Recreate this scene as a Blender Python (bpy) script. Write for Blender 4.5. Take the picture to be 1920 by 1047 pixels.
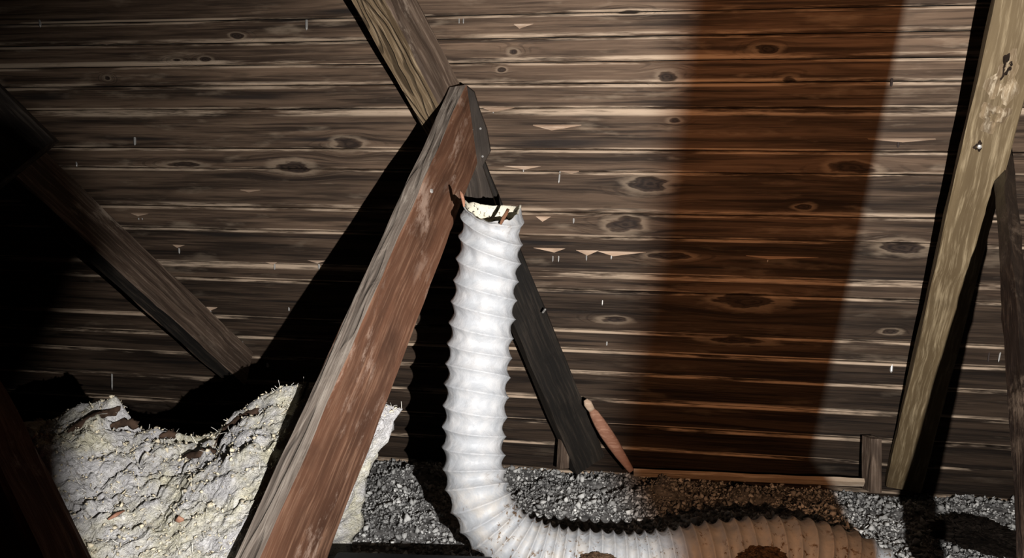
import bpy, math, random
import numpy as np
from mathutils import Vector, Matrix

for o in list(bpy.data.objects): bpy.data.objects.remove(o)
S = bpy.context.scene; COL = S.collection
random.seed(7); RNG = np.random.default_rng(11)

# ------------------------------------------------------------------ camera, world, light, exposure
F = 1387.0                                   # focal length in pixels of a 1920 wide frame
CAM = Vector((0, 0, 0.65)); RHO = math.atan(0.0297)
CR = Vector((math.cos(RHO), 0, math.sin(RHO))); CU = Vector((-math.sin(RHO), 0, math.cos(RHO))); CF = Vector((0, 1, 0))
cam = bpy.data.objects.new('camera', bpy.data.cameras.new('camera')); COL.objects.link(cam)
cam.data.sensor_width = 36; cam.data.lens = F / 1920 * 36; cam.data.clip_start = 0.02
cam.matrix_world = Matrix(((CR.x, CU.x, -CF.x, CAM.x), (CR.y, CU.y, -CF.y, CAM.y), (CR.z, CU.z, -CF.z, CAM.z), (0, 0, 0, 1)))
S.camera = cam

def ray(px, py): return CR * ((px - 960) / F) + CU * ((523.5 - py) / F) + CF
def P(px, py, b): return CAM + ray(px, py) * b

w = bpy.data.worlds.new('attic_dark'); S.world = w; w.use_nodes = True
w.node_tree.nodes['Background'].inputs[0].default_value = (0.9, 0.95, 1, 1)
w.node_tree.nodes['Background'].inputs[1].default_value = 0.0012

LAMP = CAM + CR * 0.2 - CU * 0.1
ld = bpy.data.lights.new('work_light', 'SPOT'); ld.energy = 225; ld.color = (1.0, 0.965, 0.93)
ld.shadow_soft_size = 0.0035; ld.spot_size = math.radians(112); ld.spot_blend = 1.0
lo = bpy.data.objects.new('work_light', ld); COL.objects.link(lo)
lo.location = LAMP; lo.rotation_euler = (P(1600, 90, 2.0) - LAMP).to_track_quat('-Z', 'Y').to_euler()

l2 = bpy.data.lights.new('insulation_fill_light', 'SPOT'); l2.energy = 130; l2.color = (1.0, 0.98, 0.96)       # added fill spot, aimed down to brighten the insulation heap
l2.shadow_soft_size = 0.0035; l2.spot_size = math.radians(74); l2.spot_blend = 1.0
lo2 = bpy.data.objects.new('insulation_fill_light', l2); COL.objects.link(lo2)
lo2.location = LAMP; lo2.rotation_euler = (P(430, 1020, 1.25) - LAMP).to_track_quat('-Z', 'Y').to_euler()

S.view_settings.view_transform = 'Standard'; S.view_settings.look = 'None'
S.view_settings.gamma = 1; S.view_settings.use_curve_mapping = False; S.view_settings.exposure = 0.0

# ------------------------------------------------------------------ helpers
def tag(o, label=None, cat=None, group=None, kind=None):
    if label: o['label'] = label
    if cat: o['category'] = cat
    if group: o['group'] = group
    if kind: o['kind'] = kind
    return o
def empty(name, loc):
    o = bpy.data.objects.new(name, None); COL.objects.link(o); o.location = loc; o.empty_display_size = .05; return o
def mesh_obj(name, verts, faces, mat, parent=None, mw=None, smooth=False, attrs=None, mats=None, mat_idx=None):
    me = bpy.data.meshes.new(name)
    me.from_pydata([tuple(v) for v in verts], [], faces)
    if attrs:
        for k, a in attrs.items():
            at = me.attributes.new(k, 'FLOAT', 'POINT'); at.data.foreach_set('value', np.asarray(a, dtype=np.float32))
    for m in (mats or [mat]): me.materials.append(m)
    if mat_idx is not None: me.polygons.foreach_set('material_index', mat_idx)
    if smooth: me.polygons.foreach_set('use_smooth', [True] * len(me.polygons))
    me.update(); me.validate()
    o = bpy.data.objects.new(name, me); COL.objects.link(o)
    if mw is not None: o.matrix_world = mw
    if parent is not None:
        o.parent = parent
        o.matrix_parent_inverse = parent_inv(parent)
    return o
def parent_inv(p):
    m = p.matrix_basis.copy()
    q = p
    while q.parent: m = q.parent.matrix_basis @ m if q.matrix_parent_inverse == Matrix() else m; q = q.parent
    return m.inverted()
def fix_normals(o):
    import bmesh
    bm = bmesh.new(); bm.from_mesh(o.data); bmesh.ops.recalc_face_normals(bm, faces=bm.faces); bm.to_mesh(o.data); bm.free()

def hash2(ix, iy, iz, seed):
    h = (ix.astype(np.int64) * 374761393 + iy.astype(np.int64) * 668265263 + iz.astype(np.int64) * 2147483647 + seed * 974634777) & 0xFFFFFFFF
    h = ((h ^ (h >> 13)) * 1274126177) & 0xFFFFFFFF
    h = (h ^ (h >> 16)) & 0xFFFF
    return h / 65535.0
def vnoise(x, y, z=None, seed=0):
    x = np.asarray(x, float); y = np.asarray(y, float); z = np.zeros_like(x) if z is None else np.asarray(z, float)
    fx, fy, fz = np.floor(x), np.floor(y), np.floor(z)
    tx, ty, tz = x - fx, y - fy, z - fz
    tx = tx * tx * (3 - 2 * tx); ty = ty * ty * (3 - 2 * ty); tz = tz * tz * (3 - 2 * tz)
    r = 0
    for i in (0, 1):
        for j in (0, 1):
            for k in (0, 1):
                r = r + hash2(fx + i, fy + j, fz + k, seed) * (tx if i else 1 - tx) * (ty if j else 1 - ty) * (tz if k else 1 - tz)
    return r * 2 - 1
def fbm(x, y, z=None, oct=4, seed=0, gain=.5):
    a, s, t = 1.0, 0, 0
    for i in range(oct):
        s = s + a * vnoise(x * 2 ** i, y * 2 ** i, None if z is None else z * 2 ** i, seed + i * 17); t += a; a *= gain
    return s / t

# ------------------------------------------------------------------ node helper
class NT:
    def __init__(self, name):
        self.m = bpy.data.materials.new(name); self.m.use_nodes = True
        self.t = self.m.node_tree; self.b = self.t.nodes['Principled BSDF']
    def n(self, typ, **kw):
        nd = self.t.nodes.new(typ)
        for k, v in kw.items(): setattr(nd, k, v)
        return nd
    def put(self, sock, v):
        if hasattr(v, 'is_output') or isinstance(v, bpy.types.NodeSocket): self.t.links.new(v, sock)
        else:
            if isinstance(v, (tuple, list)) and len(v) == 3 and sock.type == 'RGBA': v = (*v, 1)
            sock.default_value = v
    def math(self, op, a, b=None, c=None, clamp=False):
        nd = self.n('ShaderNodeMath', operation=op, use_clamp=clamp); self.put(nd.inputs[0], a)
        if b is not None: self.put(nd.inputs[1], b)
        if c is not None: self.put(nd.inputs[2], c)
        return nd.outputs[0]
    def vmath(self, op, a, b=None):
        nd = self.n('ShaderNodeVectorMath', operation=op); self.put(nd.inputs[0], a)
        if b is not None: self.put(nd.inputs[1], b)
        return nd.outputs['Value'] if op == 'LENGTH' else nd.outputs[0]
    def noise(self, vec, scale=1, detail=4, rough=.5, dist=0):
        nd = self.n('ShaderNodeTexNoise'); self.put(nd.inputs['Vector'], vec)
        nd.inputs['Scale'].default_value = scale; nd.inputs['Detail'].default_value = detail
        nd.inputs['Roughness'].default_value = rough; nd.inputs['Distortion'].default_value = dist
        return nd.outputs[0]
    def mix(self, f, a, b, mode='MIX'):
        nd = self.n('ShaderNodeMix', data_type='RGBA', blend_type=mode); self.put(nd.inputs[0], f); self.put(nd.inputs[6], a); self.put(nd.inputs[7], b)
        return nd.outputs[2]
    def rng(self, v, a, b, c=0, d=1, smooth=True):
        nd = self.n('ShaderNodeMapRange', interpolation_type='SMOOTHSTEP' if smooth else 'LINEAR'); self.put(nd.inputs[0], v)
        for i, q in enumerate((a, b, c, d)): nd.inputs[1 + i].default_value = q
        return nd.outputs[0]
    def attr(self, name): return self.n('ShaderNodeAttribute', attribute_name=name).outputs['Fac']
    def xyz(self, x, y, z):
        nd = self.n('ShaderNodeCombineXYZ'); self.put(nd.inputs[0], x); self.put(nd.inputs[1], y); self.put(nd.inputs[2], z); return nd.outputs[0]
    def sep(self, v):
        nd = self.n('ShaderNodeSeparateXYZ'); self.put(nd.inputs[0], v); return nd.outputs
    def bump(self, h, strength=.5, dist=.003):
        nd = self.n('ShaderNodeBump'); nd.inputs['Strength'].default_value = strength; nd.inputs['Distance'].default_value = dist
        self.put(nd.inputs['Height'], h); self.t.links.new(nd.outputs[0], self.b.inputs['Normal'])
    def done(self, col, rough=.8, spec=.25):
        self.put(self.b.inputs['Base Color'], col); self.put(self.b.inputs['Roughness'], rough)
        self.b.inputs['Specular IOR Level'].default_value = spec
        return self.m

def wood(name, dark, mid, light, streak=9., fine=70., lines=7., bump=.6, spec=.25, rough=.75, fuzz=0.0, pale=None, linec=.45, swirl=.03):
    """timber whose grain runs along the object's own X axis"""
    N = NT(name); co = N.n('ShaderNodeTexCoord').outputs['Object']
    rnd = N.n('ShaderNodeObjectInfo').outputs['Random']
    off = N.math('MULTIPLY', rnd, 37.0)
    s = N.sep(co); x = N.math('ADD', s[0], off)
    wob = N.noise(N.xyz(N.math('MULTIPLY', x, 3.0), s[1], s[2]), 1.5, 2)
    y = N.math('MULTIPLY_ADD', wob, swirl, s[1]); z = N.math('MULTIPLY_ADD', wob, swirl, s[2])
    base = N.xyz(N.math('MULTIPLY', x, .12), y, z)
    n1 = N.noise(base, streak * 1.6, 5, .6)
    n2 = N.noise(N.xyz(N.math('MULTIPLY', x, .05), y, z), fine * 2, 4, .65)
    n0 = N.noise(N.xyz(x, y, z), 7, 4, .6)
    g = N.math('MULTIPLY', N.noise(N.xyz(N.math('MULTIPLY', x, .15), y, z), streak, 1), lines * 6.28)
    ln = N.rng(N.math('SINE', g), .1, 1.0)
    c = N.mix(N.rng(n1, .3, .7), dark, mid)
    c = N.mix(N.rng(n2, .45, .75), c, light)
    c = N.mix(N.math('MULTIPLY', ln, linec), c, tuple(q * .4 for q in dark))
    c = N.mix(N.math('MULTIPLY', N.rng(n0, .5, .75), .5), c, tuple(q * .6 for q in dark))
    if pale:
        n4 = N.noise(N.xyz(N.math('MULTIPLY', x, .35), y, z), 26, 6, .75)
        n5 = N.noise(N.xyz(x, y, z), 5, 2)
        c = N.mix(N.math('MULTIPLY', N.math('MULTIPLY', N.rng(n4, .52, .68), N.rng(n5, .42, .6)), .8), c, pale)
    N.bump(N.math('SUBTRACT', N.math('MULTIPLY_ADD', n2, .7, N.math('MULTIPLY', n0, fuzz)), N.math('MULTIPLY', ln, .6)), bump, .004)
    return N.done(c, rough, spec)

def plain(name, col, rough=.6, spec=.3, nscale=40, var=.35, metal=0, bump=.2):
    N = NT(name); co = N.n('ShaderNodeTexCoord').outputs['Object']
    n = N.noise(co, nscale, 5, .6)
    N.bump(n, bump, .002); N.b.inputs['Metallic'].default_value = metal
    return N.done(N.mix(N.rng(n, .3, .7), tuple(q * (1 - var) for q in col), tuple(min(1, q * (1 + var)) for q in col)), rough, spec)

# ------------------------------------------------------------------ roof deck frame
DV = -(ray(-8900, 230)); DV = DV.normalized(); DV.z = 0; DV.normalize()          # along the boards, to the right
HN = Vector((DV.y, -DV.x, 0)).normalized()
if HN.y > 0: HN = -HN
LEAN = math.radians(20)
VV = Vector((0, 0, 1)) * math.cos(LEAN) + HN * math.sin(LEAN)
NN = DV.cross(VV).normalized()
if NN.dot(HN) < 0: NN = -NN
ORG = P(1100, 888, 2.3)
DECK = Matrix(((DV.x, VV.x, NN.x, ORG.x), (DV.y, VV.y, NN.y, ORG.y), (DV.z, VV.z, NN.z, ORG.z), (0, 0, 0, 1)))
def deck3(px, py, off=0.0):
    r = ray(px, py); t = ((ORG + NN * off) - CAM).dot(NN) / r.dot(NN); return CAM + r * t
def deckuv(px, py):
    q = deck3(px, py) - ORG; return q.dot(DV), q.dot(VV)
def deckdepth(px, py): return (deck3(px, py) - CAM).dot(CF)

# knots (pixel x, y, half width px, half height px, darkness) on the boards
KNOTS = [(652, 271, 26, 12, 1), (548, 313, 42, 14, .8), (443, 68, 14, 6, .8), (963, 98, 12, 7, .8), (940, 131, 10, 6, .5), (1251, 144, 20, 11, 1),
         (1437, 91, 26, 12, .6), (1478, 150, 18, 8, .8), (1600, 315, 42, 12, 1), (1215, 345, 42, 17, .8), (1172, 421, 34, 15, 1), (1690, 463, 46, 14, .9),
         (1508, 388, 20, 8, .6), (340, 308, 40, 7, .7), (200, 147, 8, 5, .7), (385, 112, 14, 6, .6), (330, 113, 14, 5, .5), (1266, 227, 16, 6, .6),
         (1400, 565, 60, 16, .9), (1180, 22, 26, 5, .8), (1670, 622, 18, 6, .8), (1150, 600, 30, 8, .6), (1255, 480, 40, 9, .7), (1380, 640, 60, 10, .6)]
STAINS = [(660, 20, 90, 7), (640, 205, 120, 4), (1060, 268, 140, 9), (470, 183, 120, 6), (80, 183, 70, 9), (1290, 160, 80, 8), (1150, 27, 90, 4), (600, 262, 120, 5),
          (120, 38, 110, 4), (560, 38, 80, 4), (250, 260, 110, 5), (430, 440, 90, 5), (330, 118, 60, 3), (1440, 6, 110, 4), (560, 500, 60, 6), (1020, 455, 60, 6), (1300, 500, 70, 6),
          (360, 562, 60, 4), (540, 566, 70, 4), (330, 680, 70, 5), (370, 311, 26, 4), (1080, 640, 60, 4)]
def deck_material():
    N = NT('old_roof_boards'); co = N.n('ShaderNodeTexCoord').outputs['Object']
    s = N.sep(co); u, v = s[0], s[1]
    seed = N.attr('seed'); edge = N.attr('edge'); tone = N.attr('tone')
    dmin = None; warp = None; dark = None; ring = None
    flat = N.xyz(u, v, 0.0)
    for (px, py, hw, hh, dk) in KNOTS:
        u0, v0 = deckuv(px, py); k = deckdepth(px, py) / F
        d3 = N.vmath('MULTIPLY', N.vmath('SUBTRACT', flat, (u0, v0, 0)), (1 / (hw * k), 1 / (hh * k), 0))
        d = N.vmath('LENGTH', d3)
        d = N.math('DIVIDE', d, .6 + .4 * dk)
        f = N.rng(d, 0, 3.2, 1, 0)
        wv = N.math('MULTIPLY', N.math('MULTIPLY', N.math('SUBTRACT', v, v0), f), -.75)
        warp = wv if warp is None else N.math('ADD', warp, wv)
        dmin = d if dmin is None else N.math('MINIMUM', dmin, d)
    st = None
    for (px, py, hw, hh) in STAINS:
        u0, v0 = deckuv(px, py); k = deckdepth(px, py) / F
        d = N.vmath('LENGTH', N.vmath('MULTIPLY', N.vmath('SUBTRACT', flat, (u0, v0, 0)), (1 / (hw * k), 1 / (hh * k), 0)))
        st = d if st is None else N.math('MINIMUM', st, d)
    vv = N.math('ADD', v, warp)
    lw = N.noise(N.xyz(N.math('MULTIPLY', u, 2.2), N.math('MULTIPLY', v, 9), seed), 1, 3)
    vw = N.math('MULTIPLY_ADD', lw, .012, vv)
    us = N.math('ADD', u, seed)
    n1 = N.noise(N.xyz(N.math('MULTIPLY', us, 1.3), N.math('MULTIPLY', vw, 24), seed), 1, 6, .62)
    n2 = N.noise(N.xyz(N.math('MULTIPLY', us, 4), N.math('MULTIPLY', vw, 260), seed), 1, 5, .7)
    n3 = N.noise(N.xyz(N.math('MULTIPLY', us, 2.0), N.math('MULTIPLY', vw, 70), seed), 1, 4, .6)
    nb = N.noise(N.xyz(N.math('MULTIPLY', us, 5), N.math('MULTIPLY', vw, 22), seed), 1, 4, .6)
    nk = N.math('MULTIPLY', N.rng(dmin, 0, 3.4, 1, 0), .35)
    g = N.math('MULTIPLY', N.math('ADD', N.noise(N.xyz(N.math('MULTIPLY', us, .8), N.math('MULTIPLY', vw, 15), seed), 1, 1.5), nk), 62)
    ln = N.rng(N.math('SINE', g), .35, 1)
    lmask = N.rng(nb, .42, .62)
    ln = N.math('MULTIPLY', ln, lmask)
    c = N.mix(N.rng(n1, .3, .68), (.034, .021, .014), (.155, .10, .066))
    c = N.mix(N.math('MULTIPLY', N.rng(n2, .48, .75), .42), c, (.31, .215, .145))
    c = N.mix(N.math('MULTIPLY', N.rng(n3, .52, .36, 0, 1), .85), c, (.022, .014, .010))
    c = N.mix(N.math('MULTIPLY', ln, .5), c, (.03, .02, .014))
    c = N.mix(N.math('MULTIPLY', N.rng(nb, .56, .74), .45), c, (.37, .28, .20))
    # weathered stains
    std = N.math('MULTIPLY_ADD', N.math('SUBTRACT', n1, .5), 1.6, st)
    c = N.mix(N.math('MULTIPLY', N.rng(std, .2, 1.15, 1, 0), .85), c, (.018, .014, .013))
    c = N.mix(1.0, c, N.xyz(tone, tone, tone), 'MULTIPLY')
    # pale splintered board edges
    e2 = N.noise(N.xyz(N.math('MULTIPLY', us, 2.6), N.math('MULTIPLY', v, 40), seed), 1, 5, .7)
    ef = N.math('MULTIPLY', N.rng(edge, .5, .95), N.rng(e2, .42, .60))
    c = N.mix(N.math('MULTIPLY', ef, .85), c, (.62, .47, .34))
    # knots
    kn = N.math('MULTIPLY_ADD', N.math('SUBTRACT', N.noise(N.xyz(N.math('MULTIPLY', us, 16), N.math('MULTIPLY', v, 60), seed), 1, 3), .5), 1.7, dmin)
    c = N.mix(N.math('MULTIPLY', N.math('MULTIPLY', N.rng(kn, .75, 1.0), N.rng(kn, 1.7, 1.0)), .42), c, (.36, .27, .19))
    rg = N.math('MULTIPLY_ADD', N.math('SINE', N.math('MULTIPLY_ADD', kn, 15, N.math('MULTIPLY', nb, 9))), .5, .5)
    kc = N.mix(rg, (.016, .010, .008), (.042, .027, .019))
    c = N.mix(N.math('MULTIPLY', N.rng(kn, .95, .6), .92), c, kc)
    h = N.math('ADD', N.math('MULTIPLY', n2, .5), N.math('MULTIPLY', n3, .7))
    h = N.math('SUBTRACT', h, N.math('MULTIPLY', ln, .25))
    h = N.math('ADD', h, N.math('MULTIPLY', N.rng(kn, .5, 1.0), .5))
    N.bump(h, .7, .004)
    return N.done(c, .72, .2)
M_DECK = deck_material()

M_FELT = plain('black_roofing_felt', (.012, .011, .010), .9, .1)
ceiling = mesh_obj('ceiling', [(-2.6, -.25, -.03), (2.2, -.25, -.03), (2.2, 1.75, -.03), (-2.6, 1.75, -.03), (-2.6, -.25, -.045), (2.2, -.25, -.045), (2.2, 1.75, -.045), (-2.6, 1.75, -.045)],
                   [(0, 1, 2, 3), (7, 6, 5, 4), (0, 4, 5, 1), (1, 5, 6, 2), (2, 6, 7, 3), (3, 7, 4, 0)], M_FELT, mw=DECK)
tag(ceiling, 'sloping underside of the roof, old brown horizontal boards', kind='structure')

SEAMS = [-190, -125, -55, 25, 70, 116, 157, 204, 282, 322, 400, 444, 513, 545, 621, 658, 698, 750, 795, 836, 886, 930]
TONES = {0: 1.2, 1: 1.2, 2: 1.1, 3: 1.15, 4: 1.3, 5: 1.25, 6: .95, 7: 1.0, 8: 1.1, 9: .75, 10: 1.0, 11: .62, 12: .74, 13: .46, 14: .58, 15: .42, 16: .40, 17: .35, 18: .32, 19: .26, 20: .24}  # tone per board; light falloff towards the eave is put into the colour
vs = [deckuv(1100, y)[1] for y in SEAMS]
NU = 140; us = np.linspace(-2.45, 2.1, NU)
for i in range(len(SEAMS) - 1):
    vt, vb = vs[i], vs[i + 1]
    gap = .0012
    top = vt - gap + .0022 * fbm(us * 1.7, us * 0 + i * 3.1, oct=3, seed=5)
    bot = vb + gap + .0022 * fbm(us * 1.7, us * 0 + (i + 1) * 3.1, oct=3, seed=5)
    proud = random.uniform(-.003, .004)
    ch = .0035
    rows = [(1.0, -.02), (1.0, -ch), (None, 0), (.82, 0), (.5, 0), (.18, 0), (None, 0), (0.0, -ch), (0.0, -.02)]
    V, E = [], []
    bt, bb_ = {7: .85, 12: .8, 6: .2}.get(i, -.35), {4: .8, 3: .6, 9: .65, 5: .5, 16: .6}.get(i, -.35)
    seedv = (i * 7.31) % 53
    cup = random.uniform(-.0015, .0015)
    for r, (fr, zz) in enumerate(rows):
        if r == 2: vv = top - ch; e = 1
        elif r == 6: vv = bot + ch; e = 1
        else: vv = bot + (top - bot) * fr; e = {0: 0, 1: 1, 7: 1, 8: 0, 3: bt, 5: bb_, 4: -1}[r]
        if r == 3: vv = top - .014
        if r == 5: vv = bot + .012
        zz2 = zz + proud + (cup if r in (3, 4, 5) else 0) + .0015 * fbm(us * 2.3, us * 0 + i * 9 + r, oct=2, seed=9)
        V += [(a, b, c) for a, b, c in zip(us, vv, zz2)]; E += [e] * NU
    Fc = [(r * NU + k, (r + 1) * NU + k, (r + 1) * NU + k + 1, r * NU + k + 1) for r in range(len(rows) - 1) for k in range(NU - 1)]
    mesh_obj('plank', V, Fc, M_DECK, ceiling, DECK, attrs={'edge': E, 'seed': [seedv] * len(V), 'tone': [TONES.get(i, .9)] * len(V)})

# nails that came through the boards, and the splinters they raised
M_NAIL = plain('galvanised_nail', (.55, .53, .50), .4, .5, metal=.4, var=.25)
M_RUST = plain('rusty_nail', (.05, .035, .03), .7, .3)
M_SPL = wood('fresh_splinter', (.42, .28, .19), (.62, .44, .31), (.8, .62, .47), bump=.3, linec=.15)
def cyl_mesh(name, r0, r1, L, n=8):
    me = bpy.data.meshes.new(name)
    V = [(r0 * math.cos(2 * math.pi * k / n), r0 * math.sin(2 * math.pi * k / n), 0) for k in range(n)] + \
        [(r1 * math.cos(2 * math.pi * k / n), r1 * math.sin(2 * math.pi * k / n), L * .8) for k in range(n)] + [(0, 0, L)]
    Fc = [(k, (k + 1) % n, n + (k + 1) % n, n + k) for k in range(n)] + [(n + k, n + (k + 1) % n, 2 * n) for k in range(n)]
    me.from_pydata(V, [], Fc); me.update(); return me
NAILME = {}
def nail(p, direction, r, L, mat, parent):
    key = (round(r, 4), round(L, 3), mat.name)
    if key not in NAILME:
        me = cyl_mesh('nail', r, r * .9, L); me.materials.append(mat); NAILME[key] = me
    o = bpy.data.objects.new('nail', NAILME[key]); COL.objects.link(o)
    mw = direction.to_track_quat('Z', 'Y').to_matrix().to_4x4(); mw.translation = p
    o.matrix_world = mw; o.parent = parent; o.matrix_parent_inverse = parent_inv(parent)
    return o
NAILS = [(75, 36, 15, 4), (575, 38, 18, 4.5), (253, 258, 14, 4), (336, 461, 14, 3), (515, 493, 12, 3), (598, 489, 15, 3), (260, 402, 10, 2.4), (267, 402, 10, 2.4), (143, 298, 14, 3),
         (210, 698, 30, 2.6), (502, 681, 8, 5), (394, 579, 10, 4), (455, 637, 16, 3), (542, 574, 9, 3), (1050, 322, 20, 3), (1076, 404, 14, 3.5), (1037, 474, 16, 2.2), (1048, 474, 16, 2.2),
         (1100, 470, 18, 2.4), (1147, 474, 12, 3), (1440, 482, 9, 2.4), (861, 35, 9, 2.2), (869, 35, 9, 2.2), (982, 312, 10, 2.4), (1685, 262, 14, 4.5), (1672, 148, 14, 4.5),
         (1130, 560, 12, 2.6), (1138, 640, 8, 2.6), (1876, 660, 18, 2.6), (1855, 660, 18, 2.6), (1762, 772, 8, 5), (1672, 684, 14, 5), (925, 202, 10, 3)]
for (px, py, ln, wd) in NAILS:
    k = deckdepth(px, py) / F
    m = M_RUST if (px, py) in ((1685, 262), (1672, 148), (1855, 660)) else M_NAIL
    d = (NN * .5 - VV * .9 + DV * random.uniform(-.05, .05) + DV * .25 * (deckuv(960, py)[0] - deckuv(px, py)[0]) * .6).normalized()
    nail(deck3(px, py, -.004), d, wd * k * .58, ln * k * 1.15, m, ceiling)
# splinters: (attach px, py, left reach, right reach, drop) in px
SPL = [(1035, 236, 36, 55, 8), (925, 203, 20, 40, 7), (985, 312, 40, 30, 5), (1040, 466, 40, 20, 6), (1150, 472, 30, 60, 7), (1102, 470, 22, 20, 8), (1018, 406, 14, 16, 9), (975, 46, 12, 26, 8), (1072, 322, 22, 14, 3),
       (263, 401, 18, 18, 3), (336, 460, 12, 12, 3), (598, 489, 22, 14, 3), (515, 492, 18, 6, 3), (1440, 481, 40, 90, 3), (1690, 262, 60, 60, 4), (205, 81, 24, 18, 3), (395, 577, 8, 14, 5), (470, 357, 20, 20, 2), (10, 181, 12, 14, 3)]
for (px, py, l, r, dr) in SPL:
    k = deckdepth(px, py) / F; u0, v0 = deckuv(px, py)
    V = [(u0 - l * k, v0 + .001, .003), (u0 + r * k, v0 + .001, .003), (u0, v0 - dr * k * .9, .013), (u0 - l * k, v0 + .003, -.002), (u0 + r * k, v0 + .003, -.002), (u0, v0 - dr * k * .3, .004)]
    mesh_obj('splinter', V, [(0, 2, 1), (3, 4, 5), (0, 3, 5, 2), (2, 5, 4, 1), (1, 4, 3, 0)], M_SPL, ceiling, DECK)

# ------------------------------------------------------------------ timbers
M_GREY = wood('weathered_grey_timber', (.13, .10, .08), (.24, .195, .16), (.40, .34, .285), streak=26, lines=4, bump=.7, pale=(.42, .36, .3), swirl=.004, linec=.4)
M_RED = wood('red_brown_timber', (.055, .023, .012), (.135, .060, .033), (.21, .112, .068), streak=8, lines=4, bump=.5, pale=(.36, .25, .19), linec=.2)
M_GOLD = wood('ridged_golden_timber', (.10, .066, .036), (.27, .19, .11), (.48, .36, .23), streak=14, lines=12, bump=1.0, linec=.7)
M_OLIVE = wood('yellow_brown_timber', (.10, .068, .034), (.20, .145, .078), (.31, .24, .145), streak=5, lines=2, bump=.3, linec=.15)
M_BROWN = wood('dull_brown_timber', (.06, .038, .026), (.125, .085, .06), (.26, .19, .14), streak=9, lines=5, bump=.6, pale=(.38, .3, .23))
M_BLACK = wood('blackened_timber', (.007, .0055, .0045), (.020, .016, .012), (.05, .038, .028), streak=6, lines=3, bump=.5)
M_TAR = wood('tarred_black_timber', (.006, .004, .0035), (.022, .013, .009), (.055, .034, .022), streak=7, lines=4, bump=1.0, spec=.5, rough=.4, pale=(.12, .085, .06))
M_PALE = wood('pale_new_batten', (.36, .26, .18), (.55, .43, .31), (.7, .58, .45), bump=.3, linec=.15)

def beam_axes(A, B, alpha, flip=1):
    a = (B - A).normalized(); mid = (A + B) * .5; view = (mid - CAM).normalized()
    Vw = (view - a * view.dot(a)).normalized()          # away from the camera, square to the axis
    L = a.cross(Vw).normalized()
    if L.dot(CR) > 0: L = -L                            # towards image left
    al = math.radians(alpha)
    return a, L * math.cos(al) + Vw * math.sin(al), -L * math.sin(al) + Vw * math.cos(al)
def beam(name, A, B, w_, h_, alpha, mat, mat2=None, ext0=0, ext1=0, rough=.0012, parent=None, taper=1.0, segs=40, seed=0, endcut=0.0):
    """squared timber: A-B is its nearest long edge; w_ runs to the left face, h_ to the right face. mat2 covers the left (w_) face."""
    a, e1, e2 = beam_axes(A, B, alpha)
    A = A - a * ext0; B = B + a * ext1; Lg = (B - A).length
    c = min(w_, h_) * .07
    prof = [(c, 0), (w_ - c, 0), (w_, c), (w_, h_ - c), (w_ - c, h_), (c, h_), (0, h_ - c), (0, c)]
    n = len(prof); xs = np.linspace(0, Lg, segs + 1); V = []
    for i, x in enumerate(xs):
        t = i / segs; sc = 1 + (taper - 1) * t
        for j, (p, q) in enumerate(prof):
            k1 = rough * float(fbm(np.array([x * 9.]), np.array([j * 5.3 + seed]), oct=3, seed=3)[0]) * 2
            k2 = rough * float(fbm(np.array([x * 9.]), np.array([j * 5.3 + seed + 40]), oct=3, seed=4)[0]) * 2
            V.append((max(x, endcut * q + i * 1e-5), p * sc + k1, q * sc + k2))
    Fc = []; mi = []
    for i in range(segs):
        for j in range(n):
            Fc.append((i * n + j, i * n + (j + 1) % n, (i + 1) * n + (j + 1) % n, (i + 1) * n + j)); mi.append(1 if (mat2 and j in (0,)) else 0)
    Fc += [tuple(range(n)), tuple(segs * n + k for k in range(n))]; mi += [0, 0]
    mw = Matrix(((a.x, e1.x, e2.x, A.x), (a.y, e1.y, e2.y, A.y), (a.z, e1.z, e2.z, A.z), (0, 0, 0, 1)))
    o = mesh_obj(name, V, Fc, mat, parent, mw, mats=[mat, mat2] if mat2 else [mat], mat_idx=mi)
    fix_normals(o)
    return o

def surf_nail(par, A, B, alpha, t, q, face, h=.006, r=.004):
    a, e1, e2 = beam_axes(A, B, alpha); p = A + (B - A) * t
    if face == 'right': nail(p + e2 * q - e1 * 0, -e1, r, h, M_NAIL, par)
    else: nail(p + e1 * q, -e2, r, h, M_NAIL, par)

# main diagonal from the roof down towards the viewer
A, B = P(876, 158, 1.765), P(490, 1047, 1.05)
o = beam('diagonal_brace', A, B, .05, .145, 42, M_RED, M_GREY, ext1=.35, rough=.0016, segs=110, seed=1, endcut=.85)
tag(o, 'red-brown diagonal timber with weathered grey edge, rising in front of the white duct', 'timber')
surf_nail(o, A, B, 42, .30, .03, 'right', .003, .005)

# upper brace
A, B = P(724, 0, 1.62), P(836, 212, 1.80)
o = beam('roof_brace', A, B, .1, .1, 42, M_BROWN, M_GOLD, ext0=.35, ext1=.07, rough=.002, seed=2)
tag(o, 'ridged golden-brown timber coming down from the top edge to the head of the red-brown diagonal', 'timber')

# lower brace behind the duct
A, B = P(826, 290, 1.86), P(1072, 866, 2.17)
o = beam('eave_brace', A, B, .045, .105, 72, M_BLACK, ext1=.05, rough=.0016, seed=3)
tag(o, 'blackened timber running down behind the white duct to the eave', 'timber')
nail(P(1018, 586, 2.0), (CU * .6 - CF + CR * .4).normalized(), .003, .022, M_NAIL, o)

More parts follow.
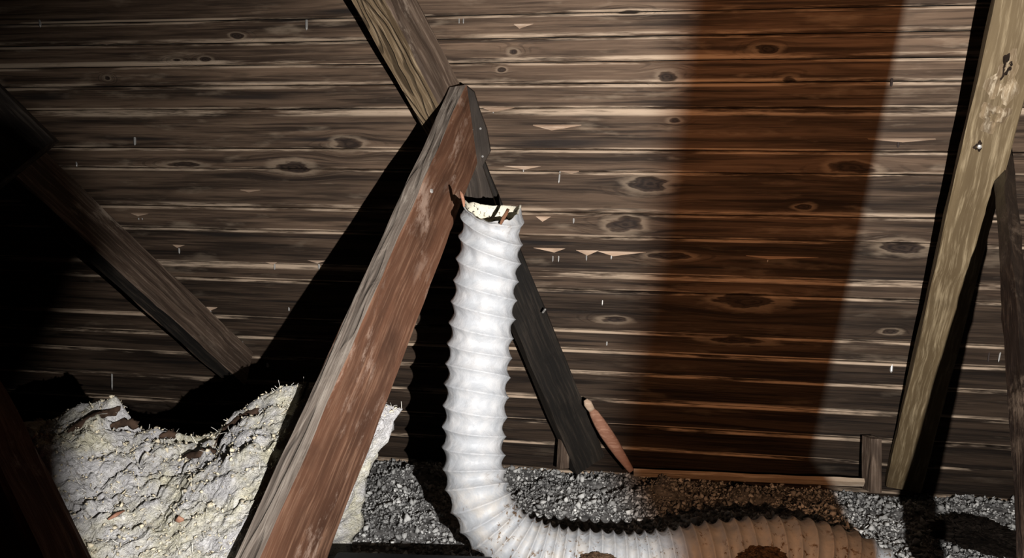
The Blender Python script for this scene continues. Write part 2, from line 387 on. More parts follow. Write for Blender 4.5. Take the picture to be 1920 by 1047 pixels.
# gusset at the head: a ragged board, flat against the boards
M_DARK = wood('dark_brown_timber', (.018, .013, .010), (.050, .037, .028), (.10, .078, .06), streak=12, lines=5, bump=.8, linec=.5)
GP = [(874, 160), (889, 172), (900, 208), (913, 243), (920, 284), (912, 299), (905, 312), (916, 345), (932, 392), (860, 392), (864, 300), (870, 220)]
g0 = P(876, 160, 1.79); ga = (P(900, 392, 1.87) - g0).normalized(); gn = (ga.cross(CR)).normalized()
if gn.dot(CF) > 0: gn = -gn
gs = gn.cross(ga).normalized()
GM = Matrix(((ga.x, gs.x, gn.x, g0.x), (ga.y, gs.y, gn.y, g0.y), (ga.z, gs.z, gn.z, g0.z), (0, 0, 0, 1))); GI = GM.inverted()
def on_gusset(px, py):
    r = ray(px, py); return CAM + r * ((g0 - CAM).dot(gn) / r.dot(gn))
ring = [GI @ on_gusset(*q) for q in GP]; ng = len(ring)
ring2 = [Vector((p.x * .985 + .002, p.y * .96 + (sum(q.y for q in ring) / ng) * .04, .004)) for p in ring]
V = [Vector((p.x, p.y, -.028)) for p in ring] + [Vector((p.x, p.y, 0)) for p in ring] + ring2
Fc = [(k, (k + 1) % ng, ng + (k + 1) % ng, ng + k) for k in range(ng)] + [(ng + k, ng + (k + 1) % ng, 2 * ng + (k + 1) % ng, 2 * ng + k) for k in range(ng)] + [tuple(range(2 * ng, 3 * ng)), tuple(range(ng - 1, -1, -1))]
o = mesh_obj('gusset_board', V, Fc, M_DARK, None, GM); fix_normals(o)
tag(o, 'short ragged dark gusset board with nail heads, beside the head of the red-brown diagonal', 'board')
for (px, py) in ((885, 243), (901, 241), (905, 293)): nail(on_gusset(px, py), gn, .0032, .010, M_NAIL, o)

# right hand brace
A, B = P(1866, 0, 1.45), P(1668, 880, 2.10)
o = beam('roof_brace', A, B, .04, .092, 80, M_OLIVE, ext0=.3, ext1=.07, rough=.0014, seed=5)
tag(o, 'yellow-brown slanting timber with a knot scar and one nail, at the right of the boards', 'timber')
RB = o; RA_, RB_ = A, B
# right hand post
A, B = P(1880, 300, 1.647), P(1947, 1047, .755)
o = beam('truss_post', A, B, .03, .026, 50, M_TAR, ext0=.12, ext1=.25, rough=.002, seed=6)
tag(o, 'tarry black post at the right edge, meeting the yellow-brown timber', 'post')

# left brace, its gusset, and the near post at the left
A, B = P(30, 332, 1.66), P(460, 722, 2.2)
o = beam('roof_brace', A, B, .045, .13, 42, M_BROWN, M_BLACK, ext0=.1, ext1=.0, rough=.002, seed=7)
tag(o, 'dusty brown timber slanting down to the white insulation at the left', 'timber')
A, B = P(-170, -10, 1.5), P(101, 262, 1.56)
o = beam('gusset_board', A, B, .16, .03, 8, M_DARK, rough=.002, seed=8)
tag(o, 'square-ended dark brown board across the upper end of the dusty left timber', 'board')
A, B = P(-70, 740, .92), P(72, 1047, .80)
o = beam('near_post', A, B, .08, .06, 50, M_RED, ext0=.3, ext1=.2, rough=.002, seed=9)
tag(o, 'dim red-brown post in the lower left corner, nearest the viewer', 'post')

# knot scar and nail on the right brace
M_SCAR = wood('torn_knot_fibre', (.1, .065, .035), (.3, .22, .13), (.6, .5, .36), streak=16, fine=60, lines=3, bump=.8, linec=.4)
a, e1, e2 = beam_axes(RA_, RB_, 80)
RBM = Matrix(((a.x, e2.x, -e1.x, 0), (a.y, e2.y, -e1.y, 0), (a.z, e2.z, -e1.z, 0), (0, 0, 0, 1)))
def face_pt(px, py, off=0):
    nrm = -e1; r = ray(px, py); t = (RA_ + nrm * off - CAM).dot(nrm) / r.dot(nrm); return CAM + r * t
def scar(px, py, ln, wd, hgt, mat, name):
    mw = RBM.copy(); mw.translation = face_pt(px, py)
    n, m = 28, 10; V = []; 
    for i in range(m + 1):
        for k in range(n):
            th = 2 * math.pi * k / n; rr = i / m
            wob = 1 + .28 * math.sin(3 * th + px) + .16 * math.sin(7 * th + py)
            h = hgt * (math.sin(min(1, rr * 1.05) * math.pi) ** 1.2) * (1 + .35 * math.sin(9 * th + 6 * rr)) - .0005 - (.004 * (1 - rr) if rr < .5 else 0)
            V.append((ln * rr * wob * math.cos(th), wd * rr * wob * math.sin(th), h))
    Fc = [(i * n + k, i * n + (k + 1) % n, (i + 1) * n + (k + 1) % n, (i + 1) * n + k) for i in range(m) for k in range(n)]
    o2 = mesh_obj(name, V, Fc, mat, RB, mw, smooth=True); return o2
M_HOLE = plain('dark_knot_heart', (.02, .013, .009), .9, .1)
tag(scar(1884, 150, .050, .027, .005, M_SCAR, 'knot_scar'), 'torn grey-brown knot fibres')
scar(1888, 124, .024, .011, .0062, M_HOLE, 'knot_heart')
scar(1862, 220, .03, .026, .004, M_SCAR, 'knot_scar')
scar(1834, 275, .011, .008, .0025, M_HOLE, 'nail_hole')
nail(face_pt(1836, 274, .0), (-e1), .0048, .007, M_NAIL, RB)

# ------------------------------------------------------------------ floor bed and loose fill
EAVE = (ORG.z)
def bed_z(x, y):
    z = .045 + .022 * fbm(x * 5, y * 5, oct=3, seed=21) + .05 * np.exp(-((y - 2.13 + .14 * (x - .25)) / .11) ** 2) * (.15 + .9 * fbm(x * 9, y * 9, oct=3, seed=25)) + .008 * fbm(x * 22, y * 22, oct=2, seed=22)
    def pit(px, py, sx, sy, d):
        q = P(px, py, .605 / ((py - 523.5) / F)); return -d * np.exp(-((x - q.x) / sx) ** 2 - ((y - q.y) / sy) ** 2)
    z = z + pit(1080, 985, .22, .05, .03) + pit(960, 900, .05, .07, .02)
    def hump(px, py, sx, sy, d): return -pit(px, py, sx, sy, d)
    z = z + .065 * np.exp(-((x - .58) / .30) ** 4 - ((y - 1.66) / .2) ** 2)
    z = z + hump(1750, 890, .09, .12, .03) + hump(1000, 870, .2, .1, .012) + hump(700, 860, .2, .2, .012)
    return z
M_BED = plain('dusty_fill_bed', (.16, .155, .15), .95, .1, nscale=60, var=.6, bump=1.0)
nx, ny = 300, 130
gx = np.linspace(-1.9, 1.75, nx); gy = np.linspace(1.05, 2.62, ny); GX, GY = np.meshgrid(gx, gy)
GZ = bed_z(GX, GY)
V = np.stack([GX.ravel(), GY.ravel(), GZ.ravel()], 1).tolist()
Fc = [(j * nx + i, j * nx + i + 1, (j + 1) * nx + i + 1, (j + 1) * nx + i) for j in range(ny - 1) for i in range(nx - 1)]
tag(mesh_obj('floor', V, Fc, M_BED, smooth=True), 'dusty attic floor bed under the loose fill', kind='structure')
M_LATH = plain('dark_ceiling_boards', (.03, .024, .02), .9, .1)
tag(mesh_obj('floor', [(-2.4, -.6, -.09), (2.2, -.6, -.09), (2.2, 2.75, -.09), (-2.4, 2.75, -.09), (-2.4, -.6, -.12), (2.2, -.6, -.12), (2.2, 2.75, -.12), (-2.4, 2.75, -.12)],
         [(0, 1, 2, 3), (7, 6, 5, 4), (0, 4, 5, 1), (1, 5, 6, 2), (2, 6, 7, 3), (3, 7, 4, 0)], M_LATH), 'dark boards under the attic floor', kind='structure')

def chip_field(name, pts, sizes, tones, mat, flat=(.6, 1.0), parent=None):
    base = np.array([(1, 1, 1), (-1, 1, -1), (-1, -1, 1), (1, -1, -1), (1.2, 0, -.2), (0, -.3, 1.1), (-.2, .9, .3)], float)
    base = np.array([(1, 0, 0), (0, 1, 0), (-1, 0, 0), (0, -1, 0), (.15, .1, .8), (-.1, .05, -.8)], float)
    fb = np.array([(0, 1, 4), (1, 2, 4), (2, 3, 4), (3, 0, 4), (1, 0, 5), (2, 1, 5), (3, 2, 5), (0, 3, 5)])
    n = len(pts)
    vv = base[None] * RNG.uniform(.55, 1.25, (n, 6, 1)) + RNG.uniform(-.2, .2, (n, 6, 3))
    vv[:, :, 2] *= RNG.uniform(flat[0], flat[1], (n, 1))
    q = RNG.normal(size=(n, 4)); q[:, 0] += 1.0; q /= np.linalg.norm(q, axis=1, keepdims=True)
    W, X, Y, Z = q.T
    R = np.stack([np.stack([1 - 2 * (Y * Y + Z * Z), 2 * (X * Y - Z * W), 2 * (X * Z + Y * W)], -1), np.stack([2 * (X * Y + Z * W), 1 - 2 * (X * X + Z * Z), 2 * (Y * Z - X * W)], -1),
                  np.stack([2 * (X * Z - Y * W), 2 * (Y * Z + X * W), 1 - 2 * (X * X + Y * Y)], -1)], 1)
    vv = np.einsum('nij,nkj->nki', R, vv) * sizes[:, None, None] + pts[:, None, :]
    me = bpy.data.meshes.new(name)
    me.vertices.add(n * 6); me.vertices.foreach_set('co', vv.ravel())
    fs = (fb[None] + np.arange(n)[:, None, None] * 6).reshape(-1, 3)
    me.loops.add(fs.size); me.loops.foreach_set('vertex_index', fs.ravel().astype(np.int32))
    me.polygons.add(len(fs)); me.polygons.foreach_set('loop_start', (np.arange(len(fs)) * 3).astype(np.int32)); me.polygons.foreach_set('loop_total', np.full(len(fs), 3, np.int32))
    at = me.attributes.new('tone', 'FLOAT', 'POINT'); at.data.foreach_set('value', np.repeat(tones, 6).astype(np.float32))
    me.materials.append(mat); me.update(calc_edges=True)
    o = bpy.data.objects.new(name, me); COL.objects.link(o)
    if parent is not None: o.parent = parent; o.matrix_parent_inverse = parent_inv(parent)
    return o
def chip_mat(name, lo, hi, rough=.9):
    N = NT(name); t = N.attr('tone'); co = N.n('ShaderNodeTexCoord').outputs['Object']
    n = N.noise(co, 160, 3); N.bump(n, .4, .002)
    return N.done(N.mix(t, lo, hi), rough, .15)
M_CHIP = chip_mat('grey_fill_flakes', (.13, .127, .124), (.95, .94, .90))
n = 52000
px_ = RNG.uniform(-.75, 1.7, n); py_ = RNG.uniform(1.12, 2.42, n)
keep = ~((px_ < -.35) & (py_ < 1.7)); px_, py_ = px_[keep], py_[keep]
sz = RNG.lognormal(math.log(.0042), .45, len(px_)).clip(.0018, .014)
pz_ = bed_z(px_, py_) + sz * RNG.uniform(-.1, .9, len(px_))
tn = (RNG.beta(1.5, 4.0, len(px_)) * (.85 + .9 * fbm(px_ * 14, py_ * 14, oct=3, seed=91)) + .12 * (sz > .009)).clip(0, 1)
tag(chip_field('loose_fill', np.stack([px_, py_, pz_], 1), sz, tn, M_CHIP), 'grey crumbly loose-fill insulation covering the attic floor', 'insulation', kind='stuff')

# eave batten and little blocks
A, B = P(1188, 886, 2.14), P(1622, 905, 2.02)
o = beam('eave_batten', A, B, .024, .012, 60, M_PALE, rough=.001, seed=12)
a = (B - A).normalized()
tag(o, 'thin pale batten lying along the foot of the roof boards', 'batten')
def box(name, A, B, wdt, dep, mat, alpha, label, cat): 
    o = beam(name, A, B, wdt, dep, alpha, mat, rough=.0008, segs=8, seed=len(name)); tag(o, label, cat); return o
box('eave_block', P(1634, 824, 2.02), P(1634, 925, 2.02), .05, .03, M_BROWN, 60, 'small upright grey-brown block at the foot of the yellow-brown timber', 'block')
box('eave_block', P(1052, 826, 2.16), P(1050, 880, 2.16), .02, .03, M_BROWN, 60, 'small grey block left of the foot of the blackened timber', 'block')

# wooden stake leaning at the foot of the blackened brace
stake = empty('wooden_stake', P(1182, 882, 2.08))
tag(stake, 'pale orange tapered stake leaning by the foot of the blackened timber', 'stake')
M_STAKE = wood('orange_stake', (.28, .13, .08), (.38, .19, .12), (.5, .28, .19), streak=5, lines=2, bump=.25, linec=.1)
def sweep(name, pts, radii, mat, parent, n=10, flat=.6, smooth=True):
    V = []
    for i, p in enumerate(pts):
        t = (pts[min(i + 1, len(pts) - 1)] - pts[max(i - 1, 0)]).normalized()
        s1 = t.cross(CF).normalized(); s2 = t.cross(s1).normalized()
        for k in range(n):
            th = 2 * math.pi * k / n; V.append(p + s1 * math.cos(th) * radii[i] + s2 * math.sin(th) * radii[i] * flat)
    Fc = [(i * n + k, i * n + (k + 1) % n, (i + 1) * n + (k + 1) % n, (i + 1) * n + k) for i in range(len(pts) - 1) for k in range(n)]
    Fc += [tuple(range(n)), tuple((len(pts) - 1) * n + k for k in range(n))]
    o2 = mesh_obj(name, V, Fc, mat, parent, smooth=smooth); fix_normals(o2); return o2
k = 2.08 / F
sweep('shaft', [P(x, y, 2.08) for x, y in ((1109, 769), (1114, 776), (1124, 793), (1136, 812), (1150, 833), (1162, 852), (1173, 868), (1184, 884))],
      [q * k for q in (6, 9, 11.5, 12.5, 12, 10, 8, 6)], M_STAKE, stake)
sweep('stake_head', [P(x, y, 2.08) for x, y in ((1098, 750), (1102, 757), (1106, 764), (1110, 770))], [q * k for q in (4, 8, 7.5, 6.5)], M_SPL, stake)

# ------------------------------------------------------------------ flexible duct
duct = empty('flexible_duct', P(890, 1000, 1.47))
tag(duct, 'white ribbed flexible duct standing up, bending right and lying across the loose fill', 'duct')
CP = [(927, 384, 1.50), (922, 440, 1.50), (914, 510, 1.50), (905, 590, 1.50), (898, 670, 1.50), (892, 750, 1.49), (889, 820, 1.485), (890, 880, 1.475), (900, 935, 1.46), (928, 985, 1.45), (975, 1025, 1.44), (1035, 1047, 1.435),
      (1110, 1057, 1.43), (1190, 1062, 1.43), (1270, 1054, 1.43), (1350, 1041, 1.43), (1430, 1034, 1.43), (1500, 1036, 1.43), (1570, 1052, 1.43), (1630, 1080, 1.42), (1685, 1125, 1.40), (1730, 1190, 1.37), (1760, 1270, 1.33)]
cpts = np.array([list(P(*c)) for c in CP])
def catmull(pts, m):
    out = []
    for i in range(len(pts) - 1):
        p0, p1, p2, p3 = pts[max(i - 1, 0)], pts[i], pts[i + 1], pts[min(i + 2, len(pts) - 1)]
        for t in np.linspace(0, 1, m, endpoint=False):
            out.append(.5 * ((2 * p1) + (-p0 + p2) * t + (2 * p0 - 5 * p1 + 4 * p2 - p3) * t * t + (-p0 + 3 * p1 - 3 * p2 + p3) * t ** 3))
    out.append(pts[-1]); return np.array(out)
fine = catmull(cpts, 40); sl = np.concatenate([[0], np.cumsum(np.linalg.norm(np.diff(fine, axis=0), axis=1))])
smooth_t = None
TOT = sl[-1]; NS = 1100; NA = 64
ss = np.linspace(0, TOT, NS)
cen = np.stack([np.interp(ss, sl, fine[:, k]) for k in range(3)], 1)
tan = np.gradient(cen, axis=0)
for _ in range(25): tan[1:-1] = (tan[:-2] + tan[1:-1] * 2 + tan[2:]) / 4
tan /= np.linalg.norm(tan, axis=1, keepdims=True)
ref = np.array(list(CF))            # binormal: the path lies nearly in one upright plane
Bn = ref - tan * (tan @ ref)[:, None]; Bn /= np.linalg.norm(Bn, axis=1, keepdims=True)   # away from the camera
Nn = np.cross(Bn, tan)
k0 = 1.47 / F
pit_px = np.interp(ss / TOT, [0, .3, .36, .45, .52, .75, 1], [39, 38, 30, 21, 21.5, 25, 25])
ph = np.concatenate([[0], np.cumsum(np.diff(ss) / (pit_px[:-1] * k0))])
rad = np.interp(ss / TOT, [0, .05, .2, .35, .45, .6, .8, 1], [.0655, .0675, .0685, .064, .064, .066, .067, .067])
th = np.linspace(0, 2 * math.pi, NA, endpoint=False)
PHS = ph[:, None] + th[None] / (2 * math.pi)
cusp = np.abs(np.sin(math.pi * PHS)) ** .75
dep = np.interp(ss / TOT, [0, .3, .45, 1], [.0095, .0095, .009, .009])[:, None]
wr = fbm(np.repeat(ss[:, None] * 22, NA, 1), 3 * np.cos(th)[None] + 0 * PHS, 3 * np.sin(th)[None] + 0 * PHS, oct=4, seed=31)
wr2 = fbm(np.repeat(ss[:, None] * 60, NA, 1) , 5 * np.cos(th)[None] + 0 * PHS, 5 * np.sin(th)[None] + 0 * PHS, oct=3, seed=35)
RR = rad[:, None] - dep * cusp + .0016 * wr + .0022 * wr2 * cusp
# crumpled torn mouth
mouth = np.exp(-(ss / .05))[:, None]
RR = RR + mouth * .004 * np.sin(3 * th + 1)[None]
# ring rake: rings lean a little at the top
VX = cen[:, None] + RR[..., None] * (np.cos(th)[None, :, None] * Nn[:, None] + np.sin(th)[None, :, None] * Bn[:, None])
fr = -np.sin(th)                               # +1 on the side towards the viewer
side = np.cos(th) * (1 if Nn[5] @ np.array(list(CR)) > 0 else -1)
shift = (np.exp(-ss / .07))[:, None] * (.040 * np.clip(fr, -.1, 1))[None] + (.014 * (ss / .05) * np.exp(1 - ss / .05))[:, None] * side[None]
jag = (np.exp(-ss / .012))[:, None] * (.005 * fbm(th * 4, th * 0, oct=3, seed=44))[None]
VX = VX + tan[:, None] * (shift + jag)[..., None]
dirt = np.repeat(np.interp(ss / TOT, [0, .02, .06, .33, .38, .5, .56, .7, 1], [.5, .1, .04, .06, .8, .9, .6, .8, .5])[:, None], NA, 1).ravel()
def duct_mat():
    N = NT('white_vinyl_duct'); co = N.n('ShaderNodeTexCoord').outputs['Object']; d = N.attr('dirt'); rib = N.attr('rib')
    n = N.noise(co, 90, 5, .7); n2 = N.noise(co, 35, 4, .6); n3 = N.noise(co, 14, 3, .5)
    c = N.mix(N.rng(n2, .35, .7), (.34, .35, .365), (.42, .42, .425))
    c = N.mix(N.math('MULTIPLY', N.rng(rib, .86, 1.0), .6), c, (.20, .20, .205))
    sp = N.math('MULTIPLY', N.rng(n, .55, .62), N.rng(n3, .42, .58))
    c = N.mix(N.math('MULTIPLY', sp, N.math('MULTIPLY', d, 1.6), clamp=True), c, (.12, .075, .045))
    c = N.mix(N.math('MULTIPLY', d, N.rng(n2, .4, .7, 0, .45)), c, (.42, .36, .28))
    N.bump(N.math('ADD', n2, N.math('MULTIPLY', n, .4)), .35, .006)
    return N.done(c, .5, .35)
M_DUCT = duct_mat()
V = VX.reshape(-1, 3).tolist()
Fc = [(i * NA + k, i * NA + (k + 1) % NA, (i + 1) * NA + (k + 1) % NA, (i + 1) * NA + k) for i in range(NS - 1) for k in range(NA)]
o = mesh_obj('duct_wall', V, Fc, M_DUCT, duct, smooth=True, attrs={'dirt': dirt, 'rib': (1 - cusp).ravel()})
# inner liner seen in the mouth
NI = 60
inn = cen[:NI, None] + (RR[:NI] - .0035)[..., None] * (np.cos(th)[None, :, None] * Nn[:NI, None] + np.sin(th)[None, :, None] * Bn[:NI, None]) + tan[:NI, None] * (shift + jag)[:NI][..., None]
Vi = np.concatenate([VX[:1].reshape(-1, 3), inn.reshape(-1, 3)]).tolist()
Fi = [(i * NA + k, (i + 1) * NA + k, (i + 1) * NA + (k + 1) % NA, i * NA + (k + 1) % NA) for i in range(NI) for k in range(NA)]
def liner_mat():
    N = NT('cream_duct_liner'); co = N.n('ShaderNodeTexCoord').outputs['Object']
    n = N.noise(co, 130, 4, .7); n2 = N.noise(co, 30, 3)
    c = N.mix(n2, (.55, .5, .38), (.72, .68, .56)); c = N.mix(N.rng(n, .56, .62), c, (.06, .05, .045)); N.bump(n, .6, .003)
    return N.done(c, .8, .2)
tag(mesh_obj('duct_liner', Vi, Fi, liner_mat(), duct, smooth=True), 'cream dirt-speckled liner')
# wire that rides on the ribs is the rib itself; a rust-brown torn strip hangs over the mouth
M_TORN = plain('rust_brown_strip', (.16, .075, .04), .8, .2)
tag(sweep('torn_strip', [P(953, 392, 1.425), P(949, 401, 1.42), P(944, 409, 1.42), P(938, 421, 1.42)], [.003, .0035, .004, .0025], M_TORN, duct, n=6, flat=.4), 'rust-brown torn strip over the mouth')
o = sweep('wood_splinter', [P(862, 357, 1.47), P(866, 366, 1.465), P(869, 378, 1.46), P(870, 388, 1.455)], [.002, .0035, .0035, .0015], M_STAKE, None, n=6)
tag(o, 'tiny orange wood splinter poking up at the mouth of the white duct', 'splinter')

# debris clumps on the lying duct
M_CLUMP = plain('brown_debris', (.075, .045, .026), .95, .1, nscale=120, var=.7, bump=1.0)
def clump(p, rx, ry, rz, seed, label, mat=None, group='clumps of debris on the duct'):
    n, m = 72, 36; V = []
    for i in range(m + 1):
        for k in range(n):
            a1 = math.pi * i / m; a2 = 2 * math.pi * k / n
            d = (math.sin(a1) * math.cos(a2), math.sin(a1) * math.sin(a2), math.cos(a1))
            V.append(d)
    D = np.array(V); r = 1 + (.75 if mat else .4) * fbm(D[:, 0] * 4 + seed, D[:, 1] * 4, D[:, 2] * 4, oct=5, seed=seed, gain=.75)
    Vv = D * r[:, None] * np.array([rx, ry, rz]) + np.array(list(p))
    Fc = [(i * n + k, i * n + (k + 1) % n, (i + 1) * n + (k + 1) % n, (i + 1) * n + k) for i in range(m) for k in range(n)]
    o2 = mesh_obj('debris_or_shade_clump', Vv.tolist(), Fc, mat or M_CLUMP); tag(o2, label, 'debris', group)
clump(P(1430, 1046, 1.372), .046, .03, .019, 5, 'larger brown clump of debris on the orange-lit stretch of the duct')
clump(P(1122, 1054, 1.368), .034, .025, .014, 9, 'smaller brown clump of debris on the white stretch of the duct by the bottom edge')

M_SHADE = plain('painted_shade_patch', (.012, .009, .007), .95, .05, nscale=120, var=.6, bump=1.0)  # near-black lump added in place of a cast shadow on the fill
clump(P(1838, 1004, 1.74) + Vector((0, 0, .0)), .085, .10, .022, 13, 'flat black-brown lump standing in for a shadow on the grey loose fill beside the tarry post', M_SHADE, None)

# ------------------------------------------------------------------ insulation batt at left
batt = empty('insulation_batt', P(350, 1000, 1.3))
tag(batt, 'torn white and cream fibre insulation heaped behind the red-brown diagonal', 'insulation')
CREST = [(-200, 800), (0, 800), (60, 792), (105, 788), (150, 752), (185, 746), (215, 742), (243, 786), (270, 800), (330, 803), (380, 818), (410, 806), (440, 772), (480, 746), (520, 730), (570, 718), (640, 724), (700, 748), (752, 770)]
cx = [P(a, b, 1.4).x for a, b in CREST]; cz = [P(a, b, 1.4).z for a, b in CREST]
nx, ny = 330, 210
X0, X1 = P(-200, 800, 1.4).x, -.205
XRY, XRX = [.98, 1.1, 1.15, 1.25, 1.30, 1.4, 1.6], [-.62, -.42, -.345, -.285, -.262, -.205, -.33]
gu = np.linspace(0, 1, nx); yy = np.linspace(.98, 1.60, ny)
GU, GY = np.meshgrid(gu, yy); XR = np.interp(GY, XRY, XRX); GX = X0 + (XR - X0) * GU
crest = np.interp(GX, cx, cz)
crest = crest + .006 * fbm(GX * 30, GX * 0, oct=3, seed=51)
f = np.clip((1.4 - GY) / .30, 0, 1.6)
front = .205 + (crest - .205) * (1 - f) - .02 * np.sin(np.clip(f, 0, 1) * math.pi) * -1
back = crest - ((GY - 1.4).clip(0) / .16) ** 1.5 * .3
GZ = np.where(GY < 1.4, front, back)
big = fbm(GX * 9, GY * 9, GZ * 9, oct=3, seed=61); fold = np.abs(fbm(GX * 11 + 3, GY * 14, GZ * 8, oct=3, seed=66)); sm = fbm(GX * 60, GY * 60, GZ * 60, oct=4, seed=71, gain=.65)
fade = np.clip((1.43 - GY) / .10, .25, 1)
GZ = GZ + fade * (.030 * big - .050 * np.clip(.16 - fold, 0, 1)) + .017 * sm * fade
# cracks
def crack(pts, depth, wdt):
    global GZ
    for (a, b), (c, d) in zip(pts[:-1], pts[1:]):
        def tow(px, py):
            r = ray(px, py); best = None
            for bb in np.linspace(1.0, 1.42, 60):
                q = CAM + r * bb
                fz = .205 + (np.interp(q.x, cx, cz) - .205) * (1 - np.clip((1.4 - q.y) / .3, 0, 1.6))
                if q.z < fz: return q
            return CAM + r * 1.4
        p, q = tow(a, b), tow(c, d); ax, ay, bx, by = p.x, p.y, q.x, q.y
        t = (((GX - ax) * (bx - ax) + (GY - ay) * (by - ay)) / ((bx - ax) ** 2 + (by - ay) ** 2 + 1e-9)).clip(0, 1)
        dd = np.hypot(GX - (ax + t * (bx - ax)), GY - (ay + t * (by - ay))) + .004 * sm
        GZ = GZ - depth * np.exp(-(dd / wdt) ** 2)
crack([(130, 800), (180, 778), (245, 768)], .03, .010); crack([(215, 905), (250, 880), (285, 850)], .022, .006); crack([(400, 840), (425, 800), (480, 770)], .035, .010); crack([(300, 818), (330, 815), (400, 828)], .03, .009)
crack([(200, 800), (258, 800)], .03, .009); crack([(260, 860), (262, 900)], .018, .005); crack([(345, 855), (410, 850)], .022, .008); crack([(290, 940), (350, 885)], .012, .006); crack([(100, 985), (200, 985)], .018, .006)
edge = ((XR - GX) / .03).clip(0, 1) ** .5
GXX = GX + .016 * fbm(GY * 26, GZ * 26, oct=3, seed=81) * (1 - edge)
V = np.stack([GXX, GY, GZ], -1).reshape(-1, 3).tolist()
Fc = [(j * nx + i, j * nx + i + 1, (j + 1) * nx + i + 1, (j + 1) * nx + i) for j in range(ny - 1) for i in range(nx - 1)]
# torn right flank and back drop to the floor
ND = 30; base = len(V)
for j in range(ny):
    for q in range(1, ND + 1):
        t = q / ND; z0 = GZ[j, -1]
        V.append((GXX[j, -1] - .20 * t + .012 * float(vnoise(np.array([yy[j] * 45]), np.array([z0 * (1 - t) * 45]), seed=5)[0]), yy[j] - .02 * t, z0 * (1 - t) + .02 * t))
def fid(j, q): return j * nx + nx - 1 if q == 0 else base + j * ND + q - 1
Fc += [(fid(j, q), fid(j, q + 1), fid(j + 1, q + 1), fid(j + 1, q)) for j in range(ny - 1) for q in range(ND)]
def batt_mat():
    N = NT('torn_fibre_insulation'); co = N.n('ShaderNodeTexCoord').outputs['Object']
    n1 = N.noise(co, 9, 4, .6); n2 = N.noise(co, 45, 6, .7, 1.2); n3 = N.noise(co, 190, 4, .7, .8)
    c = N.mix(N.rng(n1, .4, .62), (.70, .68, .68), (.80, .75, .57))
    c = N.mix(N.rng(n2, .5, .72), c, (.92, .9, .86))
    c = N.mix(N.math('MULTIPLY', N.rng(n2, .42, .30, 0, 1), .7), c, (.34, .29, .22))
    c = N.mix(N.math('MULTIPLY', N.rng(n3, .44, .3, 0, 1), .8), c, (.16, .13, .10))
    N.bump(N.math('MULTIPLY_ADD', n3, .5, n2), 1.0, .012)
    return N.done(c, .95, .1)
o = mesh_obj('fibre_mass', V, Fc, batt_mat(), batt, smooth=True); fix_normals(o)
# flakes lying on it
n = 4000
fi = RNG.integers(0, ny - 45, n); fj = RNG.integers(0, nx - 2, n)
pts = np.stack([GXX[fi, fj], GY[fi, fj], GZ[fi, fj] + .002], 1)
sz = RNG.lognormal(math.log(.0027), .5, n).clip(.001, .0068)
M_FLAKE = chip_mat('cream_flakes', (.3, .26, .2), (.86, .76, .56))
o = chip_field('flakes', pts, sz, RNG.beta(2.2, 1.5, n), M_FLAKE, flat=(.12, .35), parent=batt); tag(o, kind='stuff')
# fibre tufts: fine curved hairs joined into one part
M_FIB = plain('pale_fibres', (.7, .67, .6), .9, .1)
HV, HF = [], []
for q in range(1500):
    i = random.randrange(0, ny - 40); j = random.randrange(0, nx)
    p = Vector((GXX[i, j], GY[i, j], GZ[i, j])); d = Vector((random.gauss(0, 1), random.gauss(-.3, .8), abs(random.gauss(.3, .6)))).normalized(); L = random.uniform(.004, .013); r = random.uniform(.0002, .0005)
    s = d.cross(Vector((random.random(), random.random(), random.random()))).normalized() * r; bnd = Vector((random.gauss(0, 1), random.gauss(0, 1), random.gauss(0, 1))) * L * .3
    b0 = len(HV); s2 = d.cross(s).normalized() * r
    for t in (0, .5, 1):
        c = p + d * L * t + bnd * t * t; HV += [c + s, c - s * .5 + s2, c - s * .5 - s2]
    for t in (0, 1):
        for m in range(3): HF.append((b0 + t * 3 + m, b0 + t * 3 + (m + 1) % 3, b0 + t * 3 + 3 + (m + 1) % 3, b0 + t * 3 + 3 + m))
tag(mesh_obj('fibres', HV, HF, M_FIB, batt), kind='stuff')
# brown facing paper showing in the tears
M_KRAFT = plain('brown_facing_paper', (.05, .03, .02), .9, .15, nscale=50, var=.5, bump=.6)
def surf(px, py):
    r = ray(px, py)
    for bb in np.linspace(.95, 1.5, 400):
        q = CAM + r * bb
        j = int(round((q.x - X0) / (float(np.interp(q.y, XRY, XRX)) - X0) * (nx - 1))); i = int(round((q.y - .98) / .62 * (ny - 1)))
        if 0 <= j < nx and 0 <= i < ny and q.z < GZ[i, j]: return q, bb
    return CAM + r * 1.4, 1.4
def kraft(pts, wpx, seed):
    V = []; nn = 5; m = 14
    ctl = [surf(a, b)[0] for a, b in pts]
    t_ = np.linspace(0, len(ctl) - 1, m)
    for q, t in enumerate(t_):
        i = min(int(t), len(ctl) - 2); p = ctl[i].lerp(ctl[i + 1], t - i)
        wd = wpx * 2.3 / F * (math.sin(math.pi * (q + .6) / (m + .2)) ** .5)
        for e in range(nn):
            g = e / (nn - 1) - .5
            V.append(p + Vector((0, .002, .002)) + Vector((0, .35, .9)) * g * wd * (1 + 1.3 * float(vnoise(np.array([q * .7 + seed]), np.array([e * .9]))[0])) + Vector((0, -.006, 0)) * (1 - 4 * g * g))
    Fc = [(q * nn + e, q * nn + e + 1, (q + 1) * nn + e + 1, (q + 1) * nn + e) for q in range(m - 1) for e in range(nn - 1)]
    o2 = mesh_obj('facing_paper', V, Fc, M_KRAFT, batt, smooth=True); tag(o2, 'brown facing paper showing in a tear')
    md = o2.modifiers.new('thick', 'SOLIDIFY'); md.thickness = .0015
kraft([(128, 812), (150, 798), (190, 780), (236, 768)], 14, 1); kraft([(208, 800), (232, 794), (260, 799)], 11, 2); kraft([(402, 838), (418, 812), (445, 792), (486, 772)], 14, 3)
